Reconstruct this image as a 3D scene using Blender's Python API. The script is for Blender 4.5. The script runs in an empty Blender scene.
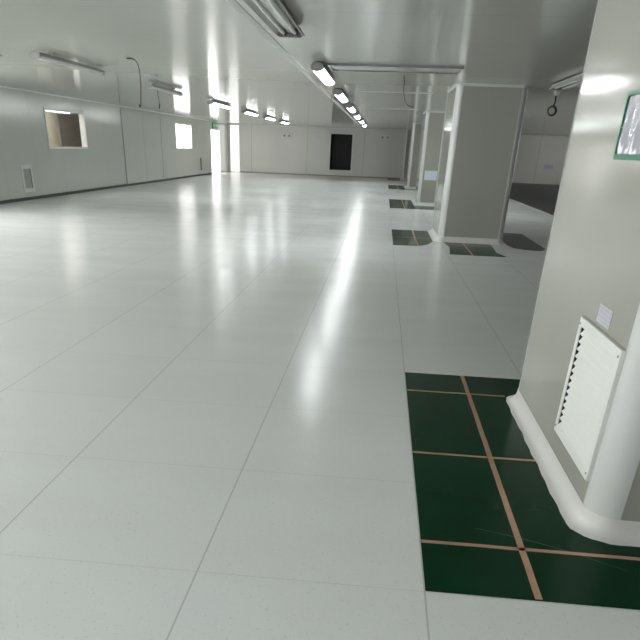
import bpy, bmesh, math, random
from mathutils import Vector, Matrix
random.seed(7)
S = bpy.context.scene
COL = S.collection

# ------------------------------------------------------------------ camera
cd = bpy.data.cameras.new('camera'); cam = bpy.data.objects.new('camera', cd); COL.objects.link(cam)
r = Vector((0.99382664, 0.10586647, 0.03317977))
d = Vector((0.08148398, -0.49355526, -0.86588889))
f = Vector((-0.07529255, 0.86324707, -0.49913479))
cam.matrix_world = Matrix(((r.x, -d.x, -f.x, 0), (r.y, -d.y, -f.y, 0), (r.z, -d.z, -f.z, 1.5), (0, 0, 0, 1)))
cd.sensor_fit = 'HORIZONTAL'; cd.sensor_width = 36.0
cd.lens = 647.92 / 640 * 36
cd.shift_x = (320 - 304.61) / 640
cd.shift_y = (520 - 320) / 640
cd.clip_end = 200
S.camera = cam

# ------------------------------------------------------------------ world, exposure, daylight strengths
W = bpy.data.worlds.new('world'); S.world = W; W.use_nodes = True
W.node_tree.nodes['Background'].inputs[0].default_value = (0.75, 0.85, 1, 1)
W.node_tree.nodes['Background'].inputs[1].default_value = 0.6
S.view_settings.view_transform = 'Standard'; S.view_settings.look = 'None'
S.view_settings.gamma = 1; S.view_settings.use_curve_mapping = False
S.view_settings.exposure = 1.42
LAMP = 9.5        # lit lamp diffusers
DAY = 1.4         # bright daylight panes in view
SIDE_FILL = 5.0        # added fill windows in the left wall, unseen beside and behind the camera
H = 2.54
XL, XR, YB, YF = -9.45, 13.0, -7.0, 44.7

# ------------------------------------------------------------------ materials
def mat(name, col, rough=.5, metal=0, spec=.5, emit=0, var=0, vscale=3, bump=0, bscale=40, emcol=None, stretch=None):
    m = bpy.data.materials.new(name); m.use_nodes = True
    nt = m.node_tree; b = nt.nodes['Principled BSDF']
    b.inputs['Base Color'].default_value = (*col, 1)
    b.inputs['Roughness'].default_value = rough
    b.inputs['Metallic'].default_value = metal
    b.inputs['Specular IOR Level'].default_value = spec
    if emit:
        b.inputs['Emission Color'].default_value = (*(emcol or col), 1)
        b.inputs['Emission Strength'].default_value = emit
    tc = nt.nodes.new('ShaderNodeTexCoord'); mp = nt.nodes.new('ShaderNodeMapping')
    nt.links.new(tc.outputs['Object'], mp.inputs['Vector'])
    if stretch: mp.inputs['Scale'].default_value = stretch
    n = nt.nodes.new('ShaderNodeTexNoise'); n.inputs['Scale'].default_value = vscale; n.inputs['Detail'].default_value = 4
    nt.links.new(mp.outputs['Vector'], n.inputs['Vector'])
    if var:
        mx = nt.nodes.new('ShaderNodeMix'); mx.data_type = 'RGBA'
        mx.inputs[6].default_value = (*[c * (1 - var) for c in col], 1)
        mx.inputs[7].default_value = (*[min(1, c * (1 + var)) for c in col], 1)
        nt.links.new(n.outputs['Fac'], mx.inputs[0]); nt.links.new(mx.outputs[2], b.inputs['Base Color'])
    if bump:
        n2 = nt.nodes.new('ShaderNodeTexNoise'); n2.inputs['Scale'].default_value = bscale; n2.inputs['Detail'].default_value = 3
        nt.links.new(mp.outputs['Vector'], n2.inputs['Vector'])
        bp = nt.nodes.new('ShaderNodeBump'); bp.inputs['Strength'].default_value = bump; bp.inputs['Distance'].default_value = .01
        nt.links.new(n2.outputs['Fac'], bp.inputs['Height']); nt.links.new(bp.outputs['Normal'], b.inputs['Normal'])
    return m

def math_node(nt, op, a, b=None, c=None):
    n = nt.nodes.new('ShaderNodeMath'); n.operation = op
    for i, v in enumerate((a, b, c)):
        if v is None: continue
        if isinstance(v, (int, float)): n.inputs[i].default_value = v
        else: nt.links.new(v, n.inputs[i])
    return n.outputs[0]

def line_mask(nt, coord, origin, pitch, width):
    """1 on thin lines at origin + k*pitch"""
    t = math_node(nt, 'SUBTRACT', coord, origin)
    t = math_node(nt, 'DIVIDE', t, pitch)
    t = math_node(nt, 'ADD', t, 0.5)
    t = math_node(nt, 'FRACT', t)
    t = math_node(nt, 'SUBTRACT', t, 0.5)
    t = math_node(nt, 'ABSOLUTE', t)
    t = math_node(nt, 'MULTIPLY', t, pitch)
    return math_node(nt, 'LESS_THAN', t, width / 2)

def seam_panel_mat(name, col, rough, axis_lines, linecol, lw, var=.03, bump=.03, spec=.5, mixfac=.6, stretch=(1, 1, 1), bscale=3):
    m = mat(name, col, rough, spec=spec, var=var, vscale=1.2, bump=bump, bscale=bscale, stretch=stretch)
    nt = m.node_tree; b = nt.nodes['Principled BSDF']
    geo = nt.nodes.new('ShaderNodeNewGeometry'); sx = nt.nodes.new('ShaderNodeSeparateXYZ')
    nt.links.new(geo.outputs['Position'], sx.inputs[0])
    mask = None
    for ax, o, p, w in axis_lines:
        l = line_mask(nt, sx.outputs[ax], o, p, w)
        mask = l if mask is None else math_node(nt, 'MAXIMUM', mask, l)
    mask = math_node(nt, 'MULTIPLY', mask, mixfac)
    mx = nt.nodes.new('ShaderNodeMix'); mx.data_type = 'RGBA'
    src = b.inputs['Base Color'].links[0].from_socket
    nt.links.new(mask, mx.inputs[0]); nt.links.new(src, mx.inputs[6]); mx.inputs[7].default_value = (*linecol, 1)
    nt.links.new(mx.outputs[2], b.inputs['Base Color'])
    return m

def floor_mat():
    m = bpy.data.materials.new('white_vinyl_sheet'); m.use_nodes = True
    nt = m.node_tree; L = nt.links; b = nt.nodes['Principled BSDF']
    geo = nt.nodes.new('ShaderNodeNewGeometry'); sx = nt.nodes.new('ShaderNodeSeparateXYZ'); L.new(geo.outputs['Position'], sx.inputs[0])
    def noise(scale, detail=3, sc=None):
        n = nt.nodes.new('ShaderNodeTexNoise'); n.inputs['Scale'].default_value = scale; n.inputs['Detail'].default_value = detail
        if sc:
            mp = nt.nodes.new('ShaderNodeMapping'); mp.inputs['Scale'].default_value = sc
            L.new(geo.outputs['Position'], mp.inputs['Vector']); L.new(mp.outputs['Vector'], n.inputs['Vector'])
        else: L.new(geo.outputs['Position'], n.inputs['Vector'])
        return n.outputs['Fac']
    def mix(fac, a, c):
        mx = nt.nodes.new('ShaderNodeMix'); mx.data_type = 'RGBA'
        if isinstance(fac, float): mx.inputs[0].default_value = fac
        else: L.new(fac, mx.inputs[0])
        for i, v in ((6, a), (7, c)):
            if isinstance(v, tuple): mx.inputs[i].default_value = (*v, 1)
            else: L.new(v, mx.inputs[i])
        return mx.outputs[2]
    # fine speckle of the conductive vinyl
    sp = noise(70, 2)
    dark = math_node(nt, 'GREATER_THAN', sp, .66)
    light = math_node(nt, 'LESS_THAN', sp, .36)
    base = mix(noise(.7, 4), FLOOR_A, FLOOR_B)
    # each sheet a touch different
    cx = math_node(nt, 'FLOOR', math_node(nt, 'DIVIDE', math_node(nt, 'SUBTRACT', sx.outputs[0], .30), .912))
    cy = math_node(nt, 'FLOOR', math_node(nt, 'DIVIDE', math_node(nt, 'SUBTRACT', sx.outputs[1], 2.11), .963))
    cmb = nt.nodes.new('ShaderNodeCombineXYZ'); L.new(cx, cmb.inputs[0]); L.new(cy, cmb.inputs[1])
    wn = nt.nodes.new('ShaderNodeTexWhiteNoise'); wn.noise_dimensions = '2D'; L.new(cmb.outputs[0], wn.inputs['Vector'])
    tile = math_node(nt, 'MULTIPLY', wn.outputs['Value'], .10)
    base = mix(tile, base, (.60, .62, .61))
    base = mix(math_node(nt, 'MULTIPLY', dark, .22), base, (.30, .31, .29))
    base = mix(math_node(nt, 'MULTIPLY', light, .20), base, (.72, .74, .72))
    # scuffed brownish film, streaks across the hall
    scf = noise(1.0, 5, (.5, 1.6, 1))
    scf = math_node(nt, 'MULTIPLY', scf, .22)
    base = mix(scf, base, (.50, .46, .42))
    sl = line_mask(nt, sx.outputs[0], .30, .912, .007)
    sc = line_mask(nt, sx.outputs[1], 2.11, .963, .006)
    base = mix(math_node(nt, 'MULTIPLY', sl, .42), base, (.22, .23, .21))
    base = mix(math_node(nt, 'MULTIPLY', sc, .2), base, (.25, .26, .24))
    L.new(base, b.inputs['Base Color'])
    rr = math_node(nt, 'MULTIPLY_ADD', noise(1.6, 4, (.6, 1.4, 1)), .16, .14)
    rr = math_node(nt, 'MULTIPLY_ADD', wn.outputs['Value'], .015, rr)
    L.new(rr, b.inputs['Roughness'])
    b.inputs['Specular IOR Level'].default_value = .17
    bp = nt.nodes.new('ShaderNodeBump'); bp.inputs['Strength'].default_value = .03; bp.inputs['Distance'].default_value = .01
    L.new(noise(5, 2), bp.inputs['Height']); L.new(bp.outputs['Normal'], b.inputs['Normal'])
    return m
FLOOR_A = (.80, .82, .82); FLOOR_B = (.85, .87, .87)

M = {}
M['floor'] = floor_mat()
M['ceiling'] = seam_panel_mat('ceiling_panel', (.55, .56, .51), .12, [(1, 7.2, 1.75, .014)], (.42, .43, .40), .02, bump=.05, stretch=(.4, .25, 1), bscale=2.2)
M['wall'] = seam_panel_mat('painted_steel_wall', (.64, .66, .61), .17, [(1, 26.4, 1.75, .014)], (.46, .48, .45), .02, bump=.02)
M['wall_far'] = seam_panel_mat('painted_steel_wall_far', (.82, .81, .78), .2, [(0, -4.6, 3.4, .05)], (.62, .55, .30), .02, bump=.02, mixfac=.55)
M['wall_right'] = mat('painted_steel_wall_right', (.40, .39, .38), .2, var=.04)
M['darkbase'] = mat('dark_rubber', (.07, .075, .07), .5, var=.1)
M['bare'] = mat('bare_grey_screed', (.085, .085, .08), .42, var=.25, vscale=1.5, bump=.05)
M['green'] = mat('green_epoxy', (.002, .034, .013), .2, spec=.10, var=.25, vscale=2.5, bump=.03, bscale=12)
M['scratch'] = mat('scuffed_green', (.03, .10, .06), .5)
M['copper'] = mat('copper_foil', (.60, .36, .24), .38, metal=.55, var=.2, vscale=18, bump=.2, bscale=60)
M['pillar'] = mat('painted_steel_pillar', (.36, .36, .32), .12, var=.03, vscale=1.5, bump=.015, bscale=3)
M['corner'] = mat('aluminium_corner', (.60, .61, .60), .25, var=.03)
M['cove'] = mat('white_cove', (.64, .64, .61), .33, var=.06, vscale=9, bump=.25, bscale=26)
M['white'] = mat('white_powder_coat', (.84, .85, .82), .3, var=.02)
M['grille'] = mat('white_louvre', (.78, .79, .75), .35, var=.03, vscale=9)
M['trimgrey'] = mat('grey_joint_strip', (.52, .54, .51), .35)
M['slat_dim'] = mat('dim_slat', (.42, .44, .42), .4)
M['room_fill'] = mat('added_room_lamp', (1, 1, 1), .4, emit=10, emcol=(1, .97, .92))
M['dark'] = mat('dark_gap', (.012, .012, .012), .7)
M['black'] = mat('black_opening', (.006, .006, .006), .5)
M['lamp_grey'] = mat('grey_lamp_housing', (.27, .27, .26), .35, metal=.0, var=.05)
M['lamp_dark'] = mat('dark_lamp_socket', (.05, .05, .05), .5)
M['lamp_refl'] = mat('lamp_reflector', (.62, .63, .60), .2, metal=.3)
M['tube_off'] = mat('unlit_tube_glass', (.80, .82, .78), .2)
M['tube_lit'] = mat('lit_diffuser', (1, 1, 1), .4, emit=LAMP, emcol=(.95, 1, 1))
M['off_cover'] = mat('unlit_cover', (.55, .57, .53), .3)
M['cable'] = mat('brown_cable', (.10, .07, .05), .6)
M['cable_black'] = mat('black_cable', (.02, .02, .02), .5)
M['day'] = mat('daylit_pane', (.9, .92, .9), .3, emit=DAY, emcol=(1, .99, .96))
M['side'] = mat('added_fill_pane_side', (.9, .92, .9), .3, emit=SIDE_FILL, emcol=(.98, .99, 1))
M['wall_glow'] = mat('glowing_wall_face', (.9, .92, .9), .3, emit=.42, emcol=(1, .99, .96))
M['door_trim'] = mat('door_trim_grey', (.44, .46, .43), .35)
M['east_fill'] = mat('added_fill_pane_east', (.9, .92, .9), .3, emit=.75, emcol=(1, .99, .97))
M['back'] = mat('added_fill_pane_back', (.9, .92, .9), .3, emit=.1, emcol=(.95, 1, .98))
M['back_brown'] = seam_panel_mat('brown_shutter', (.55, .48, .43), .5, [(2, 0, .11, .02)], (.42, .36, .32), .02, var=.08)
M['back_beige'] = mat('beige_board', (.62, .58, .48), .6, var=.04)
M['exitgreen'] = mat('green_exit_sign', (.02, .16, .07), .4, emit=.06, emcol=(.05, .6, .25))
M['green_frame'] = mat('green_plastic_frame', (.015, .21, .11), .3, var=.06)
M['paper'] = mat('lavender_paper', (.50, .50, .58), .45, var=.03)
M['notice'] = mat('pale_notice_paper', (.62, .66, .72), .5)
M['print'] = mat('faint_print', (.47, .46, .55), .5)
M['label'] = mat('thin_label', (.55, .55, .56), .4)
g = bpy.data.materials.new('clear_glass'); g.use_nodes = True
nt = g.node_tree; nt.nodes.clear()
o_ = nt.nodes.new('ShaderNodeOutputMaterial'); mx = nt.nodes.new('ShaderNodeMixShader'); tr = nt.nodes.new('ShaderNodeBsdfTransparent'); gl = nt.nodes.new('ShaderNodeBsdfGlossy')
fr = nt.nodes.new('ShaderNodeFresnel'); gb = nt.nodes.new('ShaderNodeNewGeometry'); nt.links.new(math_node(nt, 'MULTIPLY_ADD', gb.outputs['Backfacing'], 1 / 1.5 - 1.5, 1.5), fr.inputs[0]); gl.inputs['Roughness'].default_value = .04
nt.links.new(fr.outputs[0], mx.inputs[0]); nt.links.new(tr.outputs[0], mx.inputs[1]); nt.links.new(gl.outputs[0], mx.inputs[2]); nt.links.new(mx.outputs[0], o_.inputs[0])
M['glass'] = g

# ------------------------------------------------------------------ helpers
def box(bm, x0, x1, y0, y1, z0, z1):
    vs = [bm.verts.new((x, y, z)) for x in (x0, x1) for y in (y0, y1) for z in (z0, z1)]
    for q in ((0, 1, 3, 2), (4, 6, 7, 5), (0, 4, 5, 1), (2, 3, 7, 6), (0, 2, 6, 4), (1, 5, 7, 3)):
        bm.faces.new([vs[i] for i in q])

def prism(bm, pts, ext, axis):
    """closed 2-D outline pts (list of 3-D points) extruded by vector ext"""
    a = [bm.verts.new(p) for p in pts]; b = [bm.verts.new(Vector(p) + Vector(ext)) for p in pts]
    n = len(a)
    bm.faces.new(a); bm.faces.new(b[::-1])
    for i in range(n): bm.faces.new((a[i], b[i], b[(i + 1) % n], a[(i + 1) % n]))

def tube(bm, pts, rad, seg=8):
    rings = []
    for i, p in enumerate(pts):
        p = Vector(p); a = Vector(pts[max(0, i - 1)]); c = Vector(pts[min(len(pts) - 1, i + 1)])
        t = (c - a).normalized(); u = t.orthogonal().normalized() if i == 0 else (rings[-1][1] - t * rings[-1][1].dot(t)).normalized()
        v = t.cross(u)
        rings.append(([bm.verts.new(p + (u * math.cos(k * 2 * math.pi / seg) + v * math.sin(k * 2 * math.pi / seg)) * rad) for k in range(seg)], u))
    for i in range(len(rings) - 1):
        A, B = rings[i][0], rings[i + 1][0]
        for k in range(seg): bm.faces.new((A[k], A[(k + 1) % seg], B[(k + 1) % seg], B[k]))
    bm.faces.new(rings[0][0][::-1]); bm.faces.new(rings[-1][0])

def obj(name, bm, m, parent=None, smooth=False, bevel=0):
    bmesh.ops.recalc_face_normals(bm, faces=bm.faces)
    if bevel: bmesh.ops.bevel(bm, geom=bm.edges[:], offset=bevel, segments=2, affect='EDGES', profile=.5)
    me = bpy.data.meshes.new(name); bm.to_mesh(me); bm.free()
    me.materials.append(M[m])
    if smooth:
        for p in me.polygons: p.use_smooth = True
        me.set_sharp_from_angle(angle=math.radians(40))
    o = bpy.data.objects.new(name, me); COL.objects.link(o)
    if parent: o.parent = parent
    return o

def tag(o, label, cat, group=None):
    o['label'] = label; o['category'] = cat
    if group: o['group'] = group
    return o

def thing(name, label, cat, loc=(0, 0, 0), group=None):
    o = bpy.data.objects.new(name, None); COL.objects.link(o); o.location = loc; o.empty_display_size = .1
    return tag(o, label, cat, group)

def struct(name, bm, m, parent=None, **k):
    o = obj(name, bm, m, parent, **k)
    if not parent: o['kind'] = 'structure'
    return o

def copy_tree(o, parent=None):
    c = o.copy(); COL.objects.link(c)
    if parent: c.parent = parent
    for ch in list(o.children): copy_tree(ch, c)
    return c

def B(*a):
    bm = bmesh.new(); box(bm, *a); return bm

def wall_with_holes(axis, at, thick, u0, u1, holes, z1=H):
    """wall slab in the plane axis=at (room on one face), holes = (u0,u1,z0,z1)"""
    bm = bmesh.new()
    us = sorted({u0, u1} | {h[0] for h in holes} | {h[1] for h in holes}); zs = sorted({0, z1} | {h[2] for h in holes} | {h[3] for h in holes})
    for i in range(len(us) - 1):
        for j in range(len(zs) - 1):
            uc = (us[i] + us[i + 1]) / 2; zc = (zs[j] + zs[j + 1]) / 2
            if any(h[0] < uc < h[1] and h[2] < zc < h[3] for h in holes): continue
            a, b_ = sorted((at, at + thick))
            if axis == 'x': box(bm, a, b_, us[i], us[i + 1], zs[j], zs[j + 1])
            else: box(bm, us[i], us[i + 1], a, b_, zs[j], zs[j + 1])
    bmesh.ops.remove_doubles(bm, verts=bm.verts, dist=1e-5)
    seen = {}
    for fc in list(bm.faces):
        key = frozenset(v.index for v in fc.verts) if False else frozenset(fc.verts)
        seen.setdefault(key, []).append(fc)
    kill = [x for v in seen.values() if len(v) > 1 for x in v]
    bmesh.ops.delete(bm, geom=kill, context='FACES')
    return bm

# ------------------------------------------------------------------ room shell
struct('floor', B(XL - .3, XR + .2, YB - .2, YF + .2, -.2, 0), 'floor')
dk = struct('floor', B(5.08, XR, 15.0, YF, .0, .004), 'bare')
struct('ceiling', B(XL - .3, XR + .2, YB - .2, YF + .2, H, H + .15), 'ceiling')
WIN1 = (20.3, 23.1, 1.20, 2.20); WIN2 = (33.35, 36.2, 1.20, 2.24); DOOR1 = (40.2, 42.5, 0, 2.18)
SIDE_FILLW = [(-5.5 + 4.2 * k, -5.5 + 4.2 * k + 3.0, .9, 2.2) for k in range(5)]
EAST_FILLW = [(19 + 4.0 * k, 19 + 4.0 * k + 3.2, .7, 2.3) for k in range(6)]
struct('wall_left', wall_with_holes('x', XL, -.12, YB, YF, [WIN1, WIN2, DOOR1] + SIDE_FILLW), 'wall')
FARGLOW = (-9.32, -8.72, 0.0, 2.5); BLK = (-3.2, -1.92, .33, 2.21)
struct('wall_far', wall_with_holes('y', YF, .12, XL, XR, [FARGLOW, BLK]), 'wall_far')
struct('wall_right', wall_with_holes('x', XR, .12, YB, YF, EAST_FILLW), 'wall_right')
BACK_FILLW = [(-8 + 4.4 * k, -8 + 4.4 * k + 3.2, .8, 2.3) for k in range(4)]
struct('wall_back', wall_with_holes('y', YB, -.12, XL, XR, BACK_FILLW), 'wall')
struct('baseboard_left', B(XL, XL + .03, YB, 40.2, 0, .07), 'darkbase')
struct('baseboard_far', B(-8.7, XR, YF - .03, YF, 0, .04), 'lamp_grey')
# light line of sealant where the left wall meets the ceiling
bm = bmesh.new(); prism(bm, [(XL, YB, H), (XL + .02, YB, H), (XL, YB, H - .03)], (0, YF - YB, 0), 'y'); struct('trim_1', bm, 'white')
bm = bmesh.new(); prism(bm, [(XL, YF, H), (XL, YF - .05, H), (XL, YF, H - .05)], (XR - XL, 0, 0), 'x'); struct('trim_2', bm, 'white')
struct('trim_3', B(-1.42, -1.34, YB, YF - .06, H - .004, H), 'trimgrey')          # long joint strip on the ceiling

def frame(bm, ax, at, dep, u0, u1, z0, z1, w, bottom=True):
    a, b_ = sorted((at, at + dep))
    def bb(p, q, s, t):
        if ax == 'x': box(bm, a, b_, p, q, s, t)
        else: box(bm, p, q, a, b_, s, t)
    bb(u0 - w, u0, z0 - (w if bottom else 0), z1 + w); bb(u1, u1 + w, z0 - (w if bottom else 0), z1 + w)
    bb(u0, u1, z1, z1 + w)
    if bottom: bb(u0, u1, z0 - w, z0)

def window(n, ax, at, inward, hole, pane, w=.05, back=.09, mull=False):
    root = bpy.data.objects.new('window_%d' % n, None); COL.objects.link(root); root['kind'] = 'structure'
    u0, u1, z0, z1 = hole
    dp = .16 if n == 1 else .1
    bm = bmesh.new(); frame(bm, ax, at - inward * dp, inward * (dp + .015), u0 + w, u1 - w, z0 + w, z1 - w, w - .002)
    if mull:
        um = (u0 + u1) / 2
        if ax == 'x': box(bm, *sorted((at - inward * .1, at - inward * .05)), um - .03, um + .03, z0 + w, z1 - w)
        else: box(bm, um - .03, um + .03, *sorted((at - inward * .1, at - inward * .05)), z0 + w, z1 - w)
    obj('window_frame', bm, 'white', root)
    a, b_ = sorted((at - inward * back, at - inward * (back - .008)))
    if ax == 'x': bm = B(a, b_, u0 + w, u1 - w, z0 + w, z1 - w)
    else: bm = B(u0 + w, u1 - w, a, b_, z0 + w, z1 - w)
    obj('pane', bm, pane, root)
    return root
window(1, 'x', XL, 1, WIN1, 'glass', back=.05)
window(2, 'x', XL, 1, WIN2, 'day', back=.04)
for k, hl in enumerate(SIDE_FILLW): window(3 + k, 'x', XL, 1, hl, 'side', back=.06, mull=True)  # unseen windows added to light the near floor and pillar sides
for k, hl in enumerate(BACK_FILLW): window(8 + k, 'y', YB, 1, hl, 'back', back=.06, mull=True)  # faintly glowing windows added in the unseen back wall for fill
for k, hl in enumerate(EAST_FILLW): window(13 + k, 'x', XR, -1, hl, 'east_fill', back=.06, mull=True)  # glowing windows added in the unseen right wall to brighten the far right
window(12, 'y', YF, -1, FARGLOW, 'wall_glow', back=.04, w=.03)  # brightly lit wall face in the corner, its light put in as a glowing pane

# room seen through the first window
struct('wall_outer', B(XL - 1.9, XL - 1.8, 19.0, 34.0, 0, H), 'back_brown')
struct('wall_outer', B(XL - 1.79, XL - 1.74, 19.2, 25.0, 0, H), 'back_beige')
struct('trim_4', B(XL - 1.74, XL - 1.70, 25.0, 25.15, 0, H), 'lamp_grey')
struct('wall_outer', B(XL - 1.8, XL - .13, 31.0, 31.1, 0, H), 'back_brown')
struct('wall_outer', B(XL - 1.8, XL - .13, 18.9, 19.0, 0, H), 'back_beige')
struct('ceiling', B(XL - 2.0, XL - .3, 18.9, 31.1, H, H + .1), 'white')
struct('floor', B(XL - 2.0, XL - .3, 18.9, 31.1, -.1, 0), 'bare')

lr = thing('ceiling_light', 'added fill light of the next room, unseen behind the window in the left wall', 'ceiling light', (XL - 1.0, 21.0, 2.40))
obj('housing', B(-.12, .12, 0, 3.0, .05, H - 2.40), 'lamp_grey', lr); obj('diffuser', B(-.1, .1, .02, 2.98, 0, .05), 'room_fill', lr)  # added lamp, brightens the room behind the window
# wide flush door in the left wall
bm = bmesh.new(); box(bm, XL, XL + .025, 26.45, 31.05, .02, 2.40)
dr = struct('door_1', bm, 'wall')
bm = bmesh.new(); frame(bm, 'x', XL, .035, 26.45, 31.05, .02, 2.40, .05, bottom=False); obj('door_frame', bm, 'door_trim', dr)
obj('door_gap', B(XL + .02, XL + .028, 28.74, 28.76, .03, 2.39), 'door_trim', dr)
# bright doorway
rt = bpy.data.objects.new('door_2', None); COL.objects.link(rt); rt['kind'] = 'structure'
bm = bmesh.new(); frame(bm, 'x', XL - .12, .135, 40.26, 42.44, 0, 2.12, .058, bottom=False); obj('door_frame', bm, 'white', rt)
obj('door_pane', B(XL - .10, XL - .09, 40.26, 42.44, 0, 2.12), 'day', rt)
obj('push_bar', B(XL - .085, XL - .05, 40.45, 40.55, 1.5, 1.95), 'copper', rt)
# black opening in the far wall
rt = bpy.data.objects.new('door_3', None); COL.objects.link(rt); rt['kind'] = 'structure'
bm = bmesh.new(); frame(bm, 'y', YF, -.03, BLK[0] + .002, BLK[1] - .002, BLK[2] + .002, BLK[3] - .002, .07); obj('door_frame', bm, 'white', rt)
bm = bmesh.new()
for a in ((BLK[0], BLK[0] + .01, YF, YF + 1.0, BLK[2], BLK[3]), (BLK[1] - .01, BLK[1], YF, YF + 1.0, BLK[2], BLK[3]), (BLK[0], BLK[1], YF + .99, YF + 1, BLK[2], BLK[3]), (BLK[0], BLK[1], YF, YF + 1, BLK[2], BLK[2] + .01), (BLK[0], BLK[1], YF, YF + 1, BLK[3] - .01, BLK[3])): box(bm, *a)
obj('dark_recess', bm, 'black', rt)

# ------------------------------------------------------------------ pillars
def rrect(x0, x1, y0, y1, rad, seg=8):
    pts = []
    for cx, cy, a0 in ((x1 - rad, y1 - rad, 0), (x0 + rad, y1 - rad, 90), (x0 + rad, y0 + rad, 180), (x1 - rad, y0 + rad, 270)):
        for k in range(seg + 1):
            a = math.radians(a0 + 90 * k / seg); pts.append((cx + rad * math.cos(a), cy + rad * math.sin(a)))
    return pts
def loft(bm, loops, closed=True):
    R = [[bm.verts.new(p) for p in lp] for lp in loops]
    for i in range(len(R) - 1):
        n = len(R[i])
        for k in range(n): bm.faces.new((R[i][k], R[i][(k + 1) % n], R[i + 1][(k + 1) % n], R[i + 1][k]))
    return R
def pillar(x0, x1, y0, y1, rad, label, cw=.075, ch=.085, top=True):
    cx, cy = (x0 + x1) / 2, (y0 + y1) / 2
    t = thing('pillar', label, 'pillar', (cx, cy, 0), 'boxed-in pillars in a row along the hall')
    bx0, bx1, by0, by1 = x0 - cx, x1 - cx, y0 - cy, y1 - cy
    # flat faces, set 3 mm inside the rounded corner profiles
    bm = bmesh.new(); rr_ = rad
    for a in ((bx0 + rr_, bx1 - rr_, by0 + .003, by1 - .003), (bx0 + .003, bx1 - .003, by0 + rr_, by1 - rr_)): box(bm, *a, 0, H)
    obj('pillar_body', bm, 'pillar', t)
    for sx, sy in ((0, 0), (1, 0), (0, 1), (1, 1)):
        c0 = (bx1 - rad if sx else bx0 + rad, by1 - rad if sy else by0 + rad); a0 = {(1, 1): 0, (0, 1): 90, (0, 0): 180, (1, 0): 270}[(sx, sy)]
        bm = bmesh.new(); pts = [(c0[0] + rad * math.cos(math.radians(a0 + 9 * k)), c0[1] + rad * math.sin(math.radians(a0 + 9 * k)), 0) for k in range(11)]
        pts2 = [(c0[0] + (rad - .012) * math.cos(math.radians(a0 + 9 * k)), c0[1] + (rad - .012) * math.sin(math.radians(a0 + 9 * k)), 0) for k in range(10, -1, -1)]
        A = [bm.verts.new(p) for p in pts + pts2]; T = [bm.verts.new((p[0], p[1], H)) for p in pts + pts2]; n = len(A)
        for i in range(n): bm.faces.new((A[i], A[(i + 1) % n], T[(i + 1) % n], T[i]))
        obj('corner_profile', bm, 'corner', t, smooth=True)
    # hollow-curved cove skirting
    loops = []
    for k in range(9):
        a = math.pi / 2 * k / 8
        off = cw * (1 - math.sin(a)) + .002; z = ch * (1 - math.cos(a)) + .004
        loops.append([(p[0], p[1], z) for p in rrect(bx0 - off, bx1 + off, by0 - off, by1 + off, rad + off)])
    loops.insert(0, [(p[0], p[1], 0) for p in rrect(bx0 - cw - .006, bx1 + cw + .006, by0 - cw - .006, by1 + cw + .006, rad + cw + .006)])
    loops.append([(p[0], p[1], ch + .01) for p in rrect(bx0, bx1, by0, by1, rad)])
    dense = []
    for li, lp in enumerate(loops):
        out = []
        for i, p in enumerate(lp):
            q = lp[(i + 1) % len(lp)]; nn = 24 if (i % 9) == 8 else 1
            for k in range(nn):
                x = p[0] + (q[0] - p[0]) * k / nn; y = p[1] + (q[1] - p[1]) * k / nn
                wob = 1 + (max(0, 4 - li) / 4) * (.0022 * math.sin(i * 2.3 + k * 1.9) + .0018 * math.sin(k * .83 + i)) / max(.5, math.hypot(x, y)) * 2
                out.append((x * wob, y * wob, p[2]))
        dense.append(out)
    loops = dense
    bm = bmesh.new(); loft(bm, loops); obj('cove_skirting', bm, 'cove', t, smooth=True)
    if top:
        loops = [[(p[0], p[1], z) for p in rrect(bx0 - o_, bx1 + o_, by0 - o_, by1 + o_, rad + o_)] for z, o_ in ((H - .04, .001), (H - .012, .012), (H, .03))]
        bm = bmesh.new(); loft(bm, loops); obj('ceiling_trim', bm, 'corner', t, smooth=True)
    return t
P1 = pillar(1.06, 3.0, 2.66, 4.60, .13, 'large cream pillar in the right foreground with louvred vent on its side', cw=.065)
P2 = pillar(1.17, 2.40, 13.70, 15.6, .11, 'wide shaded grey pillar standing behind the foreground one')
P3 = pillar(1.16, 1.80, 23.0, 24.9, .10, 'pillar with a pale notice on its front, left of the wide shaded pillar')
P4 = pillar(1.16, 1.80, 33.0, 34.9, .10, 'distant slim pillar just beyond the one with the pale notice')
P5 = pillar(1.16, 1.80, 43.2, 44.69, .10, 'farthest pillar, standing against the far wall')

# ------------------------------------------------------------------ green floor patches with copper strips
def patch(outlines, label, strips, z=.003):
    bm = bmesh.new()
    for pts in outlines: prism(bm, [(x, y, .0005) for x, y in pts], (0, 0, z), 'z')
    t = obj('floor_patch', bm, 'green'); tag(t, label, 'floor patch', 'green epoxy patches cut out around the pillars')
    for x0, x1, y0, y1 in strips:
        bm = bmesh.new()
        n = max(2, int(max(x1 - x0, y1 - y0) / .12)); L_, R_ = [], []
        for k in range(n + 1):
            j = random.uniform(-.0012, .0012)
            if x1 - x0 > y1 - y0: x = x0 + (x1 - x0) * k / n; L_.append((x, y0 + j, z + .001)); R_.append((x, y1 + j, z + .001))
            else: y = y0 + (y1 - y0) * k / n; L_.append((x0 + j, y, z + .001)); R_.append((x1 + j, y, z + .001))
        prism(bm, L_ + R_[::-1], (0, 0, .0006), 'z'); obj('copper_strip', bm, 'copper', t)
    return t
Rc = lambda x0, x1, y0, y1: [(x0, y0), (x1, y0), (x1, y1), (x0, y1)]
pt = patch([Rc(.303, 3.6, 2.115, 5.01)], 'dark green floor patch crossed by copper strips around the foreground pillar',
      [(.728, .757, 2.12, 5.005), (.305, 3.59, 2.475, 2.50), (.305, 1.0, 3.455, 3.478), (.305, 1.0, 4.565, 4.588)])
bm = bmesh.new(); up, dn = [], []
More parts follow.
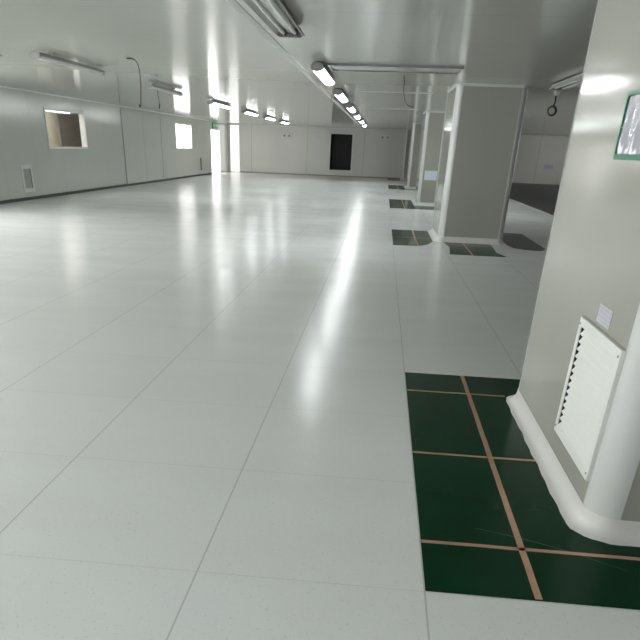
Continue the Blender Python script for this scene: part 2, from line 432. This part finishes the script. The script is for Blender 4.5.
for k in range(25):                                # long curved scratch in the epoxy
    s_ = k / 24; x = .56 + .60 * s_; y = 2.64 - .26 * s_ + .03 * math.sin(math.pi * s_)
    w_ = .0022 * math.sin(math.pi * min(1, s_ + .08)) + .0004
    up.append((x, y + w_, .0036)); dn.append((x, y - w_, .0036))
prism(bm, up + dn[::-1], (0, 0, .0003), 'z'); obj('scratch', bm, 'scratch', pt)
patch([[(.306, 12.83), (.72, 12.86), (.86, 13.0), (.97, 13.2), (1.02, 13.45), (1.07, 13.6), (1.07, 15.49), (.306, 15.49)]],
      'green floor patch with copper strip left of the wide shaded pillar', [(.74, .77, 12.9, 15.48), (.31, 1.05, 14.1, 14.13)])
patch([[(1.25, 11.95), (2.2, 11.95), (2.10, 12.4), (2.16, 13.6), (1.27, 13.6), (1.33, 12.9)]], 'dark green strip of floor in front of the wide shaded pillar', [(1.62, 1.65, 11.96, 13.58)])
patch([[(2.46, 13.9), (2.52, 13.25), (2.72, 13.05), (2.98, 13.0), (3.12, 13.3), (3.14, 15.85), (2.46, 15.85)]], 'dark green floor patch right of the wide shaded pillar', [])
patch([Rc(.316, 1.07, 21.5, 25.5), Rc(1.07, 1.9, 21.5, 22.9)], 'green floor patch beside the pillar with the pale notice', [(.74, .77, 21.55, 25.45), (.32, 1.06, 23.6, 23.64)])
patch([Rc(.34, 1.07, 32.2, 36.0), Rc(1.07, 1.9, 32.2, 32.9)], 'small distant green floor patch beside the slim pillar', [(.74, .77, 32.25, 35.95)])
patch([Rc(.34, 1.07, 41.9, 44.6)], 'farthest green floor patch, at the foot of the far wall', [])

# ------------------------------------------------------------------ louvred vent on the foreground pillar
XF = 1.062            # the pillar face
def louvre(name, label, cat, xf, sgn, y0, y1, z0, z1, n, b=.05, group=None, sm='grille'):
    """flush louvre on a wall facing sgn*x"""
    t = thing(name, label, cat, (xf, (y0 + y1) / 2, z0), group)
    w, h = y1 - y0, z1 - z0
    dx = lambda a, c: tuple(sorted((sgn * a, sgn * c)))
    obj('back_plate', B(*dx(.001, .004), -w / 2 + .005, w / 2 - .005, .005, h - .005), 'dark', t)
    bm = bmesh.new(); a = dx(.001, .021)
    box(bm, *a, -w / 2, -w / 2 + b, 0, h); box(bm, *a, w / 2 - b, w / 2, 0, h); box(bm, *a, -w / 2 + b, w / 2 - b, 0, b); box(bm, *a, -w / 2 + b, w / 2 - b, h - b, h)
    obj('frame', bm, 'grille', t, bevel=.002)
    ih = h - 2 * b; p = ih / n
    for k in range(n):
        z = b + p * k; e0, e1 = -w / 2 + b + .001, w / 2 - b - .022
        bm = bmesh.new()
        pts = [(sgn * .006, e0, z + p * .95), (sgn * .018, e0, z + .011), (sgn * .020, e0, z + .002), (sgn * .017, e0, z + .001), (sgn * .004, e0, z + p * .90)]
        prism(bm, pts, (0, e1 - e0, 0), 'y'); sl = obj('slat', bm, sm, t)
        bm = bmesh.new(); e1 += .004
        prism(bm, [(sgn * .006, e1, z + p * .45), (sgn * .0195, e1, z + .003), (sgn * .012, e1, z + .002)], (0, .014, 0), 'y'); obj('slat_stop', bm, sm, sl)
    obj('gap_shade', B(*dx(.004, .017), w / 2 - b - .003, w / 2 - b, b, h - b), 'dark', t)  # dark strip standing in for the shade between slat ends and frame
    for yy in (-w / 2 + b / 2, w / 2 - b / 2):
        for zz in (b / 2 + .01, h - b / 2 - .01):
            bm = bmesh.new(); bmesh.ops.create_cone(bm, cap_ends=True, segments=12, radius1=.006, radius2=.005, depth=.003, matrix=Matrix.Translation((sgn * .023, yy, zz)) @ Matrix.Rotation(math.pi / 2, 4, 'Y'))
            obj('screw', bm, 'lamp_grey', t)
    return t
louvre('louvred_vent', 'white louvred air vent on the side of the foreground pillar', 'vent', XF, -1, 2.785, 3.43, .215, .815, 14, b=.042)
louvre('air_grille', 'small white framed grille low on the left wall, below and left of the window', 'vent', XL, 1, 18.45, 19.05, .185, .83, 10, b=.09, sm='slat_dim')

# small printed label above the vent
t = obj('paper_label', B(XF - .0015, XF - .0005, 3.06, 3.25, .835, .915), 'label'); tag(t, 'faint little printed paper label stuck just above the louvred vent', 'label')
bm = bmesh.new(); random.seed(3)
for row in range(4):
    y = 3.07
    while y < 3.23:
        w = random.uniform(.008, .022); box(bm, XF - .002, XF - .0015, y, min(y + w, 3.24), .842 + row * .018, .852 + row * .018); y += w + .007
obj('print', bm, 'print', t)

# document holder with green edge
t = thing('document_holder', 'clear document holder with green edging on the foreground pillar', 'document holder', (XF, 3.16, 1.45))
def rr_yz(y0, y1, z0, z1, rad, x):
    return [(x, p[0], p[1]) for p in rrect(y0, y1, z0, z1, rad, 5)]
bm = bmesh.new(); Y0, Y1, Z0, Z1 = 2.80, 3.55, 1.495, 1.755
out = rr_yz(Y0, Y1, Z0, Z1, .02, 0); inn = rr_yz(Y0 + .012, Y1 - .012, Z0 + .022, Z1 - .014, .018, 0)
n = len(out); vo = [[bm.verts.new((XF - dx_, a[1], a[2])) for a in lp] for lp in (out, inn) for dx_ in (.0005, .012)]
for i in range(n):
    j = (i + 1) % n
    bm.faces.new((vo[0][i], vo[0][j], vo[1][j], vo[1][i])); bm.faces.new((vo[2][i], vo[2][j], vo[3][j], vo[3][i]))
    bm.faces.new((vo[1][i], vo[1][j], vo[3][j], vo[3][i])); bm.faces.new((vo[0][i], vo[0][j], vo[2][j], vo[2][i]))
for v in bm.verts: v.co -= Vector((XF, 3.16, 1.45))
obj('green_edging', bm, 'green_frame', t)
bm = B(-.004, -.002, Y0 + .02 - 3.16, Y1 - .02 - 3.16, Z0 + .025 - 1.45, Z1 - .018 - 1.45); obj('paper_sheet', bm, 'paper', t)
bm = bmesh.new()                                  # slightly bulging clear cover
nx, nz = 24, 8; gv = []
for i in range(nx + 1):
    row = []
    for k in range(nz + 1):
        y = Y0 + .014 + (Y1 - Y0 - .028) * i / nx; z = Z0 + .022 + (Z1 - Z0 - .038) * k / nz
        row.append(bm.verts.new((-.0075 - .0022 * math.sin(i * 1.1 + k * .35) * math.sin(math.pi * k / nz), y - 3.16, z - 1.45)))
    gv.append(row)
for i in range(nx):
    for k in range(nz): bm.faces.new((gv[i][k], gv[i + 1][k], gv[i + 1][k + 1], gv[i][k + 1]))
obj('clear_cover', bm, 'glass', t, smooth=True)

# notices and boxes on walls
t = obj('notice', B(1.31, 1.69, 22.985, 22.992, .72, .98), 'notice'); t.location.y = .0; tag(t, 'pale bluish notice on the front of a pillar behind the wide shaded one', 'notice')
t = obj('notice', B(9.45, 9.95, YF - .012, YF - .003, .82, 1.05), 'notice'); tag(t, 'pale notice on the dim far wall right of the wide shaded pillar', 'notice')
def emergency(x, z, label):
    t = thing('emergency_light', label, 'emergency light', (x, YF, z), 'emergency lights on the far wall')
    obj('case', B(-.28, .28, -.09, -.002, -.12, .12), 'white', t, bevel=.01)
    for sx in (-.15, .15):
        bm = bmesh.new(); bmesh.ops.create_uvsphere(bm, u_segments=12, v_segments=8, radius=.055, matrix=Matrix.Translation((sx - .04, -.11, .0))); obj('lamp_head', bm, 'lamp_grey', t, smooth=True)
emergency(-5.8, 2.02, 'small white emergency light on the far wall left of the black opening')
emergency(.05, 2.12, 'small white emergency light on the far wall right of the black opening')

# exit sign over the bright doorway
t = thing('exit_sign', 'green exit sign above the bright doorway at the end of the left wall', 'sign', (XL + .003, 41.3, 2.22))
obj('sign_board', B(0, .04, -.62, .62, 0, .27), 'exitgreen', t, bevel=.004)
bm = bmesh.new()
for a in ((-.42, -.36, .16, .22), (-.46, -.30, .10, .16), (-.50, -.44, .04, .11), (-.34, -.28, .04, .11)): box(bm, .04, .043, *a)
obj('running_figure', bm, 'white', t)
bm = bmesh.new(); box(bm, .04, .043, -.1, .13, .12, .15); box(bm, .04, .043, .12, .2, .09, .18); obj('arrow', bm, 'white', t)
obj('door_symbol', B(.04, .043, .3, .5, .05, .22), 'white', t)
# small fittings low on the left wall near its end
t = obj('wall_pipe', B(XL + .002, XL + .05, 37.75, 37.9, .25, .8), 'lamp_grey', bevel=.005); tag(t, 'short dark vertical pipe low on the left wall before the bright doorway', 'pipe')

# ------------------------------------------------------------------ ceiling lights
def lit_light(loc, label, dm='tube_lit', hm='lamp_grey', w=1.0):
    t = thing('ceiling_light', label, 'ceiling light', loc, 'slim ceiling lights in rows')
    L_ = 2.35
    bm = bmesh.new(); prism(bm, [(-.075, 0, .075), (.075, 0, .075), (.095, 0, .03), (.095, 0, .018), (-.095, 0, .018), (-.095, 0, .03)], (0, L_, 0), 'y')
    obj('housing', bm, 'lamp_grey', t)
    bm = bmesh.new(); pts = [(.086 * math.cos(a), .03, .018 - .042 * math.sin(a)) for a in [math.pi * k / 10 for k in range(11)]]
    prism(bm, pts, (0, L_ - .06, 0), 'y'); obj('diffuser', bm, dm, t, smooth=True)
    for y in (0, L_):
        bm = bmesh.new(); s = -1 if y == 0 else 1
        pts = [(.097 * math.cos(a), y, .02 + .06 * math.sin(a) * (1 if math.sin(a) > 0 else .8)) for a in [2 * math.pi * k / 16 for k in range(16)]]
        prism(bm, pts, (0, s * .035, 0), 'y'); obj('end_cap', bm, 'lamp_grey', t)
    for y in (.5, L_ - .5): obj('bracket', B(-.03, .03, y - .03, y + .03, .075, H - loc[2]), 'lamp_grey', t)
    return t
def unlit_light(loc, label):
    t = thing('ceiling_light', label, 'ceiling light', loc, 'slim ceiling lights in rows')
    L_ = 2.35
    # open trough: outer wings, raised spine, two bare tubes
    bm = bmesh.new()
    prof = [(-.135, 0, .015), (-.125, 0, .005), (-.085, 0, .055), (-.03, 0, .05), (-.02, 0, .03), (.02, 0, .03), (.03, 0, .05), (.085, 0, .055), (.125, 0, .005), (.135, 0, .015), (.095, 0, .075), (-.095, 0, .075)]
    prism(bm, prof, (0, L_, 0), 'y'); obj('housing', bm, 'lamp_refl', t)
    for sx in (-.057, .057):
        bm = bmesh.new(); tube(bm, [(sx, .06, .022), (sx, L_ - .06, .022)], .019, 10); obj('lamp_tube', bm, 'tube_off', t, smooth=True)
        for y in (.05, L_ - .08):
            obj('lamp_socket', B(sx - .022, sx + .022, y - .02, y + .05, .0, .055), 'lamp_dark', t)
    for y, s in ((0, -1), (L_, 1)):
        bm = bmesh.new(); pts = [(-.137, y, .012), (-.1, y, -.006), (.1, y, -.006), (.137, y, .012), (.1, y, .08), (-.1, y, .08)]
        prism(bm, pts, (0, s * .02, 0), 'y'); obj('end_cap', bm, 'lamp_grey', t)
    bm = bmesh.new(); box(bm, -.142, -.134, 0, L_, .008, .02); box(bm, .134, .142, 0, L_, .008, .02); obj('edge_rail', bm, 'lamp_grey', t)
    for y in (.5, L_ - .5): obj('bracket', B(-.03, .03, y - .03, y + .03, .075, H - loc[2]), 'lamp_grey', t)
    return t
ZL = 2.45
base = lit_light((-1.03, 11.05, ZL), 'nearest lit ceiling light, just beyond the big unlit one overhead')
def at(src, loc, label):
    c = copy_tree(src); c.location = loc; c['label'] = label; return c
for y, lb in ((15.75, 'second lit ceiling light in the middle row, ahead of the nearest lit one'), (20.6, 'third lit ceiling light in the middle row'),
              (25.4, 'fourth lit ceiling light in the middle row'), (30.1, 'fifth lit ceiling light in the middle row, near the far wall'), (34.8, 'sixth lit ceiling light, last of the middle row above the black opening')):
    at(base, (-1.03, y, ZL), lb)
for y, lb in ((20.9, 'lit ceiling light in the left row nearest to the camera, before the exit sign'), (25.9, 'second lit ceiling light in the left row'),
              (30.4, 'third lit ceiling light in the left row'), (35.0, 'fourth and last lit ceiling light in the left row')):
    at(base, (-4.88, y, ZL), lb)
for y, lb in ((19.6, 'nearer of the two added fill lights hidden behind the wide shaded pillar'), (24.6, 'farther of the two added fill lights hidden behind the wide shaded pillar')):  # added lamps, hidden by the pillar, lighting the right-hand part
    at(base, (2.78, y, ZL), lb)
ub = unlit_light((-1.03, 5.65, ZL), 'big unlit ceiling light with bare tubes, cut by the top edge of the picture')
for x, y, lb in ((-1.03, -2.6, 'added fill ceiling light just behind the camera'), (-8.7, .7, 'added fill ceiling light beside the left wall behind the camera'), (2.78, -4.2, 'added fill ceiling light behind the camera to the right'), (-4.88, -.4, 'added fill ceiling light behind and left of the camera'), (-8.7, 5.6, 'added fill ceiling light outside the left edge of the picture, beside the left wall'),  # unseen lamps added around the camera to light the near floor
                 (-4.88, -4.2, 'added fill ceiling light far behind the camera to the left')):
    at(base, (x, y, ZL), lb)
sb = lit_light((-4.88, 10.5, ZL), 'unlit ceiling light over the left side, above the window in the left wall', dm='off_cover', w=.75)
for c in sb.children: c.scale = (.72, 1, .8) if c.name.split('.')[0] != 'bracket' else (1, 1, 1)
at(sb, (-4.88, 15.45, ZL), 'unlit ceiling light between the two hanging cables on the left')
at(ub, (2.78, 10.9, ZL), 'unlit ceiling light seen between the two nearest pillars, by the hanging coil')

# ceiling frame strip, cables, conduit
t = thing('ceiling_strip', 'flat grey framed strip across the ceiling before the wide shaded pillar', 'ceiling panel', (.06, 11.2, H))
obj('panel', B(-.93, .93, .0, .72, -.012, 0), 'lamp_refl', t)
bm = bmesh.new(); frame(bm, 'y', 0, .0, 0, 0, 0, 0, 0) if False else None
for a in ((-.96, .96, -.03, .0), (-.96, .96, .72, .75), (-.96, -.93, 0, .72), (.93, .96, 0, .72)): box(bm, *a, -.03, 0)
obj('edging', bm, 'lamp_grey', t)
for y, z, lb in ((16.15, .012, 'thin raised ceiling rail beyond the grey ceiling strip'), (22.4, .012, 'farther thin ceiling rail in the middle of the hall')):
    t = obj('ceiling_rail', B(-.6, .9, y, y + .04, H - z, H), 'trimgrey'); tag(t, lb, 'rail', 'thin ceiling rails')
def cable(pts, rad, label, m='cable', blob=None):
    bm = bmesh.new(); P = []
    for i in range(len(pts) - 1):
        a, b_ = Vector(pts[max(i - 1, 0)]), Vector(pts[i]); c, e = Vector(pts[i + 1]), Vector(pts[min(i + 2, len(pts) - 1)])
        for k in range(6):
            s = k / 6; P.append(.5 * ((2 * b_) + (c - a) * s + (2 * a - 5 * b_ + 4 * c - e) * s * s + (3 * b_ - a - 3 * c + e) * s ** 3))
    P.append(Vector(pts[-1])); tube(bm, P, rad, 6)
    t = obj('hanging_cable', bm, m, smooth=True); tag(t, label, 'cable', 'cables hanging from the ceiling')
    if blob:
        bm = bmesh.new(); tube(bm, [pts[-1], Vector(pts[-1]) - Vector((.02, 0, blob))], rad * 2.0, 6); obj('cable_end', bm, 'cable_black', t)
    return t
cable([(-3.86, 11.26, H - .01), (-3.75, 11.26, H - .02), (-3.69, 11.26, H - .1), (-3.675, 11.26, 2.25), (-3.70, 11.26, 1.96)], .009, 'brown cable hanging from the ceiling left of the wide flush door', blob=.02)
cable([(-4.95, 16.3, H - .01), (-4.96, 16.3, 2.4), (-4.93, 16.3, 2.2)], .007, 'thin cable hanging beside the second unlit light on the left', blob=.09)
cable([(.22, 12.6, H - .01), (.235, 12.6, 2.45), (.24, 12.6, 2.3), (.30, 12.6, 2.15), (.42, 12.6, 2.11)], .008, 'thin cable with a bent end hanging left of the wide shaded pillar')
cable([(-.95, 12.9, H - .01), (-.93, 12.9, 2.35), (-.955, 12.9, 2.16)], .006, 'short thin cable hanging by the nearest lit ceiling light')
# coil between the pillars
t = thing('cable_coil', 'black cable coil hanging from a round ceiling box right of the wide shaded pillar', 'cable', (2.93, 14.0, H))
bm = bmesh.new(); bmesh.ops.create_cone(bm, cap_ends=True, segments=20, radius1=.05, radius2=.07, depth=.12, matrix=Matrix.Translation((0, 0, -.06))); obj('ceiling_box', bm, 'lamp_refl', t, smooth=True)
bm = bmesh.new(); tube(bm, [(0, 0, -.12), (.01, 0, -.2), (-.005, .0, -.27)], .014, 8); obj('lead', bm, 'cable_black', t, smooth=True)
for j in range(3):
    bm = bmesh.new(); n = 28
    pts = [((.075 - j * .005) * math.cos(2 * math.pi * k / n) - .02, .02 * j - .02 + .008 * math.sin(6 * math.pi * k / n), -.345 + (.072 - j * .004) * math.sin(2 * math.pi * k / n)) for k in range(n + 1)]
    tube(bm, pts, .011, 6); obj('coil_loop', bm, 'cable_black', t, smooth=True)
t = obj('conduit', B(-9.3, -5.5, 10.7, 10.76, 2.46, 2.49), 'lamp_grey'); tag(t, 'thin grey bar below the ceiling at the left edge of the picture', 'conduit')
for x in (-9.0, -6.0): obj('hanger', B(x, x + .04, 10.715, 10.745, 2.49, H), 'lamp_grey', t)
